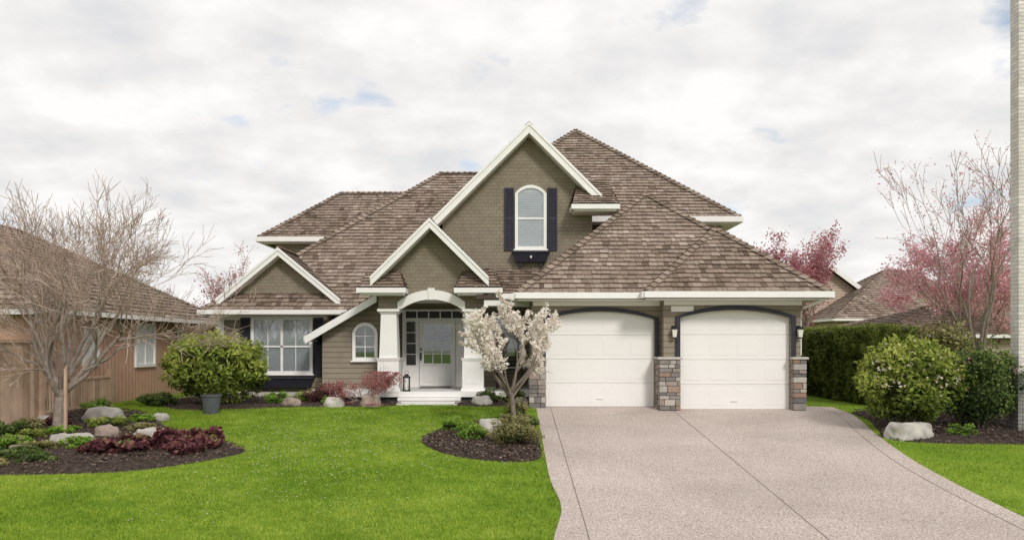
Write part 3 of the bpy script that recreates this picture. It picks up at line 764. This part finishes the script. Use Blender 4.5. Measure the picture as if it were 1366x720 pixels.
leaves(mb,C,np.tile([0,-.4,.9],(len(C),1)),.026,2,rng.normal(.5,.2,len(C)),.4,.4)
mb.build('japanese_maple',[M_BRK,M_TWIG,M_LF_RED])
bush('heather_shrub',-4.95,.85,.36,.3,.55,1500,.03,M_LF_BUR,12,.6)
bush('small_green_shrub',-6.0,.6,.28,.25,.36,1200,.03,M_LF_BRG,10)
bush('small_green_shrub',-8.75,.25,.35,.3,.35,1200,.03,M_LF_DGR,10)
bush('small_green_shrub',-5.45,1.2,.3,.25,.35,1000,.03,M_LF_GRN,10)
bush('small_green_shrub',-4.6,.35,.25,.2,.25,900,.03,M_LF_BRG,10)
bush('porch_shrub',-.6,.75,.3,.25,.42,1200,.03,M_LF_DGR,10)
bush('porch_shrub',.05,.85,.3,.25,.5,1200,.03,M_LF_GRN,10)
bush('box_shrub',-1.25,-3.2,.27,.27,.32,1800,.022,M_LF_BRG,14)
bush('box_shrub',-.80,-4.1,.30,.30,.36,2200,.022,M_LF_BRG,14)
bush('box_shrub',-.48,-2.7,.25,.25,.28,1500,.022,M_LF_BRG,12)
bush('spirea_shrub',.03,-4.6,.49,.42,.56,5200,.020,M_LF_TAN,22)
bush('spirea_shrub',.10,-2.1,.27,.27,.55,1800,.022,M_LF_TAN,14)
bush('box_shrub',.35,-2.9,.2,.3,.3,900,.022,M_LF_DGR,10)
bush('box_shrub',.38,-4.0,.15,.25,.3,900,.022,M_LF_TAN,10)
def rock(x,y,w,d,h,m=M_ROCK,sd=0,rot=0):
    import bmesh
    bm=bmesh.new(); bmesh.ops.create_icosphere(bm,subdivisions=4,radius=1)
    mb=MB(); cr,sr=math.cos(rot),math.sin(rot)
    for v in bm.verts:
        c=v.co.copy(); k=1+.28*noise.noise(c*1.1+Vector((sd,sd*2,0)))+.16*noise.noise(c*2.7+Vector((sd,0,sd)))+.06*noise.noise(c*7)
        cc=c*k; 
        zz=max(-.35,min(cc.z,.72+.14*noise.noise(c*1.5+Vector((sd,3,0)))+.05*noise.noise(c*6)))
        X,Y=cc.x*w/2,cc.y*d/2
        mb.v.append((x+X*cr-Y*sr,y+X*sr+Y*cr,gz(y)+.06+zz*h))
    for f in bm.faces: mb.f.append(tuple(v.index for v in f.verts)); mb.m.append(0); mb.t.append(.5)
    bm.free(); mb.build('landscape_rock',[m],smooth=True)
rock(-.45,-3.3,.48,.38,.34,M_ROCK,1); rock(-9.05,-2.1,.85,.5,.38,M_ROCK,2,.2); rock(-8.4,-4.6,.95,.4,.26,M_ROCK,3); rock(-8.1,-3.9,.45,.35,.30,M_ROCKB,4)
rock(-7.05,-4.2,.70,.42,.30,M_ROCK,5,.3); rock(-9.6,-4.6,.7,.4,.2,M_ROCKB,12)
rock(-4.45,.15,.5,.35,.24,M_ROCK,6); rock(-3.55,.25,.5,.4,.34,M_ROCKB,7); rock(-.75,.45,.5,.35,.26,M_ROCK,8); rock(-5.55,.25,.5,.3,.22,M_ROCKB,9); rock(.25,.6,.35,.3,.2,M_ROCK,13)
rock(8.0,-3.85,.95,.5,.36,M_ROCK,10,.15); rock(-10.3,-2.3,.8,.5,.2,M_ROCK,11); rock(-7.9,-1.9,.35,.25,.16,M_ROCK,15); rock(-9.0,-5.2,.5,.3,.14,M_ROCKB,16)
for k,(x,y,r_,h,m_) in enumerate([(-6.9,-5.3,.36,.32,M_LF_BUR),(-6.3,-5.0,.40,.38,M_LF_BUR),(-5.75,-4.9,.38,.40,M_LF_BUR),(-7.4,-5.5,.32,.30,M_LF_BUR),(-6.55,-4.6,.3,.32,M_LF_BUR),(-5.95,-5.35,.35,.34,M_LF_BUR)]):
    bush('heuchera_plant',x,y,r_,r_*.8,h,750,.06,m_,9,.55,stems=False,asp=.8)
for x,y,r_,h,m_ in [(-9.9,-5.0,.5,.35,M_LF_DGR),(-10.7,-4.5,.6,.5,M_LF_TAN),(-9.0,-5.6,.55,.22,M_LF_DGR),(-8.6,-2.9,.4,.3,M_LF_GRN),(-10.2,-3.2,.5,.3,M_LF_TAN),(-9.6,-1.3,.35,.4,M_LF_BRG),(-8.0,-5.0,.4,.25,M_LF_BRG),(-10.4,-5.9,.6,.3,M_LF_GRN),(-9.2,-3.6,.35,.22,M_LF_BRG),(-10.9,-1.5,.4,.45,M_LF_TAN),(-9.1,.3,.35,.3,M_LF_DGR),(-8.7,-5.1,.35,.22,M_LF_TAN),(-9.5,-4.1,.3,.25,M_LF_GRN),(-8.3,-6.0,.4,.2,M_LF_DGR),(-9.4,-6.2,.5,.2,M_LF_GRN),(-9.7,-2.8,.3,.3,M_LF_BUR),(-8.2,-2.2,.3,.2,M_LF_BRG),(-7.7,-3.3,.3,.2,M_LF_TAN),(-9.9,-6.3,.5,.3,M_LF_DGR),(-8.9,-6.3,.45,.16,M_LF_TAN),(-9.3,-5.0,.4,.3,M_LF_BRG),(-10.0,-4.0,.4,.4,M_LF_DGR)]:
    bush('garden_shrub',x,y,r_,r_*.8,h,1600,.028,m_,12,.6,stems=False)
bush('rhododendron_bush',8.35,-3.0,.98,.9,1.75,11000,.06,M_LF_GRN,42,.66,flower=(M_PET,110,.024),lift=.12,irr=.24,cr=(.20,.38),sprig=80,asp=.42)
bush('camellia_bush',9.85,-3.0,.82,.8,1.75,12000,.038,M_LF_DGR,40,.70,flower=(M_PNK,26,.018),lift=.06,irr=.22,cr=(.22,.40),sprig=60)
bush('box_shrub',9.1,-3.75,.30,.25,.28,900,.022,M_LF_BRG,10)
mb=MB(); hx0,hx1,hy0,hy1,hz=9.12,10.25,.4,9.0,2.02
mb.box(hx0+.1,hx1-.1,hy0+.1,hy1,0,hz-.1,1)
def sheet(n,f):
    u=rng.random(n);v=rng.random(n); return f(u,v)
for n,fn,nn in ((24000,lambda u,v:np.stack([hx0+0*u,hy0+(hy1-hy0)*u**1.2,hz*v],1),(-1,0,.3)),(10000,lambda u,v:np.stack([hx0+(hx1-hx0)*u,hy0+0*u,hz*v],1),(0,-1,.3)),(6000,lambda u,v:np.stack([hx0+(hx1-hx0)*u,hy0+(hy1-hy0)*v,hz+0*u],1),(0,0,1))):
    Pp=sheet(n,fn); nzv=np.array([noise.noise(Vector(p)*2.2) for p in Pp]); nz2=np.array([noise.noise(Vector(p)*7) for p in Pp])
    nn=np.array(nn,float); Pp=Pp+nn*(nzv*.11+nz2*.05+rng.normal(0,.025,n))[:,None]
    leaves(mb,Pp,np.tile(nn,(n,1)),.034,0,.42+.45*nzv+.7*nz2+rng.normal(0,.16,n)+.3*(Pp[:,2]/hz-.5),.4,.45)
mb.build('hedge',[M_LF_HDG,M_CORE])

# ---- trees
rd=random.Random(11)
mb=MB(); tips=[]; base=Vector((0.02,-2.75,gz(-2.75)-.02))
top=base+Vector((-.03,0,.78)); mb.tube([base,base+Vector((.02,0,.3)),top],[.06,.05,.045],8,0)
for k,(a,e) in enumerate([(0.2,.85),(1.3,1.2),(2.5,.9),(3.3,.8),(4.3,1.0),(5.4,.85),(2.9,1.7),(0,2.2),(.6,1.5),(3.8,1.4)]):
    grow(mb,top if k%2 else top-Vector((0,0,.12)),Vector((math.cos(a),math.sin(a),e)),1.02,.030,0,3,rd,lambda q,l:tips.append(q.copy()),.08,4,.7,0,(2,4),.60,.004)
C=np.array([[*q] for q in tips])
def ell(C,c,r): return (((C-np.array(c))/np.array(r))**2).sum(1)<1
C=C[ell(C,(.0,-2.75,1.75),(1.2,1.2,1.08))]
print('MAG',len(C),C.min(0),C.max(0))
sel=C[rng.random(len(C))<min(1,1000/len(C))]
for q in sel:
    m=8; cc=q+rng.normal(0,.026,(m,3)); leaves(mb,cc,np.tile(rng.standard_normal(3),(m,1)),.042,2,rng.normal(.6,.22,m),.3,.5)
mb.build('magnolia_tree',[M_BRK,M_TWIG,M_PET])
rd=random.Random(21); mb=MB(); base=Vector((-9.3,-3.5,gz(-3.5)-.05)); t1=base+Vector((.05,0,.95))
mb.tube([base,base+Vector((.0,0,.4)),t1],[.13,.10,.095],9,0)
for a,e,l in [(0,.75,1.75),(.8,1.1,1.65),(1.7,1.0,1.4),(2.7,.9,1.35),(3.6,1.4,1.6),(4.6,1.1,1.4),(5.5,1.1,1.65),(1,3,1.75),(4,2.6,1.75),(6.1,1.4,1.7)]:
    grow(mb,t1+Vector((0,0,rd.uniform(-.15,.1))),Vector((math.cos(a),math.sin(a)*.8,e)),l,.060,0,5,rd,None,.07,5,.68,0,(3,4),.70,.0042)
print('BARE',len(mb.f))
mb.build('bare_tree',[mat('grey_bark',(.36,.30,.26),(.22,.18,.15),12,.95,bump=.5),mat('tan_twigs',(.54,.42,.36),(.40,.30,.255),5,.95)])
q=MB(); q.box(-9.05,-9.0,-3.75,-3.70,-.35,1.15,0); q.build('tree_stake',[M_FENCE])
def blossom_tree(name,x,y,h,spread,leaf,seed,nl,leafsize,lv=4,trunk=.1,z0=0,th=1.0,elev=1.2,frac=1,lim=6):
    rd=random.Random(seed); mb=MB(); tips=[]; base=Vector((x,y,z0)); t1=base+Vector((0,0,th))
    mb.tube([base,t1],[trunk,trunk*.8],8,0)
    for k in range(lim):
        a=k*6.28/lim+rd.random()*.5
        grow(mb,t1,Vector((math.cos(a)*spread,math.sin(a)*spread,elev*rd.uniform(.8,1.5))),(h-th)*.42,trunk*.5,0,lv,rd,lambda q,l:tips.append(q.copy()),.08,4,.6,0,(2,4),.68,.007)
    C=np.array([[*q] for q in tips]); C=C[rng.random(len(C))<frac]; C=np.repeat(C,nl,0); C=C+rng.normal(0,.10,C.shape)
    hgt=(C[:,2]-C[:,2].min())/(np.ptp(C[:,2])+.01)
    nzv=np.array([noise.noise(Vector(p)*1.3) for p in C])
    leaves(mb,C,np.tile([0,0,1.],(len(C),1)),leafsize,2,.42+.5*nzv+.2*hgt+rng.normal(0,.15,len(C)),.2,.6)
    mb.build(name,[M_BRK,M_TWIG,leaf])
blossom_tree('plum_tree',11.6,12,5.5,.30,M_CRM,3,6,.05,elev=1.4)
blossom_tree('cherry_tree',17.0,9,5.6,.9,M_PNK,4,5,.05,lv=4,lim=8)
blossom_tree('cherry_tree',13.3,3.0,6.9,.5,M_PNK,8,3,.036,elev=1.7,frac=.5)
blossom_tree('cherry_tree',14.3,5.0,4.8,.7,M_PNK,18,4,.045,lv=4,lim=7)
blossom_tree('bare_garden_tree',-12.5,16,5.4,.7,M_CRM,9,2,.05,frac=.6)
blossom_tree('bare_garden_tree',20.5,16,4.6,.7,M_LF_TAN,10,1,.05,frac=.5)
blossom_tree('shrub_tree',12.3,3.0,2.2,.8,M_LF_TAN,14,4,.06,lv=3,th=.4)

# ================================================================ NEIGHBOURS
def hip_house(name,x0,x1,y0,y1,ze,pitch,wall,ov=.4,exp=.26,batten=False):
    e=empty(name); r=MB(); X0,X1,Y0,Y1=x0-ov,x1+ov,y0-ov,y1+ov
    if (X1-X0)<(Y1-Y0):
        h=(X1-X0)/2; a=((X0+X1)/2,Y0+h,ze+h*pitch); b=((X0+X1)/2,Y1-h,ze+h*pitch)
        F=[[(X0,Y0,ze),(X1,Y0,ze),a],[(X1,Y0,ze),(X1,Y1,ze),b,a],[(X1,Y1,ze),(X0,Y1,ze),b],[(X0,Y1,ze),(X0,Y0,ze),a,b]]
        for c,d in (((X0,Y0,ze),a),((X1,Y0,ze),a),((X1,Y1,ze),b),((X0,Y1,ze),b),(a,b)): caps(r,c,d)
    else:
        h=(Y1-Y0)/2; a=(X0+h,(Y0+Y1)/2,ze+h*pitch); b=(X1-h,(Y0+Y1)/2,ze+h*pitch)
        F=[[(X0,Y0,ze),(X1,Y0,ze),b,a],[(X1,Y0,ze),(X1,Y1,ze),b],[(X1,Y1,ze),(X0,Y1,ze),a,b],[(X0,Y1,ze),(X0,Y0,ze),a]]
        for c,d in (((X0,Y0,ze),a),((X1,Y0,ze),b),((X1,Y1,ze),b),((X0,Y1,ze),a),(a,b)): caps(r,c,d)
    for f in F: roof_face(r,f,exp)
    r.build('roof',[M_ROOF,M_UND],e)
    w=MB(); w.box(x0,x1,y0,y1,-.4,ze-.05,0); 
    w.build('walls',[wall],e)
    t=MB()
    for A_,B_ in (((X0,Y0,ze),(X1,Y0,ze)),((X1,Y0,ze),(X1,Y1,ze)),((X0,Y0,ze),(X0,Y1,ze))): t.beam(A_,B_,.1,.12,0,off=.02)
    return e,t
e,t=hip_house('neighbour_house',-19.5,-10.75,-1.2,9.2,2.35,.56,M_NSID)
def sidewin(t,x,y0,y1,z0,z1):
    t.box(x+.002,x+.06,y0-.09,y1+.09,z0-.09,z0,0); t.box(x+.002,x+.06,y0-.09,y1+.09,z1,z1+.09,0); t.box(x+.002,x+.06,y0-.09,y0,z0,z1,0); t.box(x+.002,x+.06,y1,y1+.09,z0,z1,0)
    t.box(x+.002,x+.02,y0,y1,z0,z1,1); t.box(x+.02,x+.045,(y0+y1)/2-.02,(y0+y1)/2+.02,z0,z1,0)
sidewin(t,-10.75,3.0,4.1,1.0,2.1); sidewin(t,-10.75,.2,.8,1.1,1.9); sidewin(t,-10.75,5.9,6.4,1.3,2.0)
t.build('trim_and_windows',[M_WHT,M_BLIND],e)
e,t=hip_house('neighbour_house',17.0,27,22,31,2.9,.60,M_NSID2)
t.build('trim',[M_WHT],e)
e=empty('gabled_neighbour_house'); r=MB(); cx=18.0;yf=26
for sg in (-1,1): roof_face(r,[(cx+sg*5.2,yf-.4,2.3),(cx,yf-.4,6.1),(cx,yf+9,6.1),(cx+sg*5.2,yf+9,2.3)],.28)
r.build('roof',[M_ROOF,M_UND],e)
w=MB(); w.prism([(cx-4.6,-.2),(cx+4.6,-.2),(cx+4.6,2.5),(cx,5.9),(cx-4.6,2.5)],yf,yf+9,0)
w.build('walls',[M_NSID2],e)
t=MB()
for sg in (-1,1): t.prism([(cx+sg*5.25,2.3),(cx,6.16),(cx,5.86),(cx+sg*5.25,2.0)],yf-.5,yf-.42,0)
t.build('trim',[M_WHT],e)
e,t=hip_house('neighbour_house',13.2,20,8.5,16,1.9,.3,M_NSID2)
t.box(13.6,14.2,8.44,8.499,.9,1.6,0); t.box(13.68,14.12,8.42,8.439,.98,1.55,1); t.build('trim_and_windows',[M_WHT,M_DARK],e)
q=MB(); zb=gz(-3)-.2
q.box(10.45,11.4,-3.4,-3.12,1.05,10.5,0); q.box(10.40,11.45,-3.45,-3.10,.95,1.05,1); q.box(10.42,11.42,-3.43,-3.11,zb,.95,2)
q.build('brick_wall',[M_WBR,M_CAP,brickmat('grey_brick',(.26,.25,.24),(.19,.18,.18),(.12,.12,.12),.24,.08,.008,.6)])
f=MB(); y=-13.0
while y<-2.5:
    w_=.14; f.box(-10.32,-10.30,y,y+w_-.012,gz(y)-.05,1.60,0,random.random()); y+=w_
y=-13.0
while y<-2.4:
    f.box(-10.40,-10.33,y,y+.1,gz(y)-.1,1.68,0,random.random()); y+=2.1
f.beam((-10.31,-13,1.66),(-10.31,-2.4,1.66),.09,.05,0,.6)
f.build('wood_fence',[M_FENCE])
f=MB(); y=-2.4
while y<.6:
    f.box(-10.31,-10.29,y,y+.05,gz(y)-.05,.72,0,random.random()); y+=.11
f.beam((-10.3,-2.4,.78),(-10.3,.6,.78),.08,.05,0,.5); f.beam((-10.3,-2.4,.1),(-10.3,.6,.1),.05,.06,0,.5); f.box(-10.36,-10.24,-2.45,-2.33,-.4,1.7,0,.4); f.box(-10.36,-10.24,.55,.67,-.1,.95,0,.4)
f.build('picket_fence',[M_FENCE])

# ================================================================ SKY, LIGHT, CAMERA
SE,SR=math.radians(36),math.radians(158)
w=bpy.data.worlds.new('World'); scene.world=w; w.use_nodes=True
nt=w.node_tree; L=nt.links.new; nt.nodes.clear()
out=N(nt,'ShaderNodeOutputWorld')
sky=N(nt,'ShaderNodeTexSky'); sky.sky_type='NISHITA'; sky.sun_disc=False; sky.sun_elevation=SE; sky.sun_rotation=SR
bs=N(nt,'ShaderNodeBackground'); bs.inputs['Strength'].default_value=.15; L(sky.outputs[0],bs.inputs['Color'])
tc=N(nt,'ShaderNodeTexCoord'); sp=N(nt,'ShaderNodeSeparateXYZ'); L(tc.outputs['Generated'],sp.inputs[0])
mxz=N(nt,'ShaderNodeMath',operation='MAXIMUM'); mxz.inputs[1].default_value=0; L(sp.outputs['Z'],mxz.inputs[0])
adz=N(nt,'ShaderNodeMath',operation='ADD'); adz.inputs[1].default_value=.25; L(mxz.outputs[0],adz.inputs[0])
dx=N(nt,'ShaderNodeMath',operation='DIVIDE'); L(sp.outputs['X'],dx.inputs[0]); L(adz.outputs[0],dx.inputs[1])
dy=N(nt,'ShaderNodeMath',operation='DIVIDE'); L(sp.outputs['Y'],dy.inputs[0]); L(adz.outputs[0],dy.inputs[1])
cb=N(nt,'ShaderNodeCombineXYZ'); L(dx.outputs[0],cb.inputs[0]); L(dy.outputs[0],cb.inputs[1])
n1=N(nt,'ShaderNodeTexNoise'); n1.inputs['Scale'].default_value=2.6; n1.inputs['Detail'].default_value=9; n1.inputs['Roughness'].default_value=.55; L(cb.outputs[0],n1.inputs['Vector'])
cr=ramp(nt,[(.30,(.25,.25,.25)),(.40,(1,1,1))]); L(n1.outputs['Fac'],cr.inputs['Fac'])
n2=N(nt,'ShaderNodeTexNoise'); n2.inputs['Scale'].default_value=3.6; n2.inputs['Detail'].default_value=9; n2.inputs['Roughness'].default_value=.55
ad=N(nt,'ShaderNodeVectorMath',operation='ADD'); ad.inputs[1].default_value=(3.3,1.7,5); L(cb.outputs[0],ad.inputs[0]); L(ad.outputs[0],n2.inputs['Vector'])
cc=ramp(nt,[(.33,(.73,.735,.75)),(.48,(.85,.835,.825)),(.62,(.97,.95,.935))]); L(n2.outputs['Fac'],cc.inputs['Fac'])
bc=N(nt,'ShaderNodeBackground'); bc.inputs['Strength'].default_value=1.04; L(cc.outputs['Color'],bc.inputs['Color'])
ms=N(nt,'ShaderNodeMixShader'); L(cr.outputs['Color'],ms.inputs[0]); L(bs.outputs[0],ms.inputs[1]); L(bc.outputs[0],ms.inputs[2]); L(ms.outputs[0],out.inputs['Surface'])
sd=bpy.data.lights.new('sun','SUN'); sd.energy=2.0; sd.angle=math.radians(12); sd.color=(1,.95,.90)
so=bpy.data.objects.new('sun',sd); col.objects.link(so)
dirv=Vector((math.sin(SR)*math.cos(SE),math.cos(SR)*math.cos(SE),math.sin(SE)))
so.rotation_euler=dirv.to_track_quat('Z','Y').to_euler()
cd=bpy.data.cameras.new('camera'); cd.sensor_width=36; cd.lens=28.3; cd.shift_y=.0732; cd.clip_end=2000
co=bpy.data.objects.new('camera',cd); col.objects.link(co); co.location=(0,-20,1.55); co.rotation_euler=(math.radians(90),0,0)
scene.camera=co
scene.view_settings.view_transform='Standard'; scene.view_settings.look='None'; scene.view_settings.exposure=0
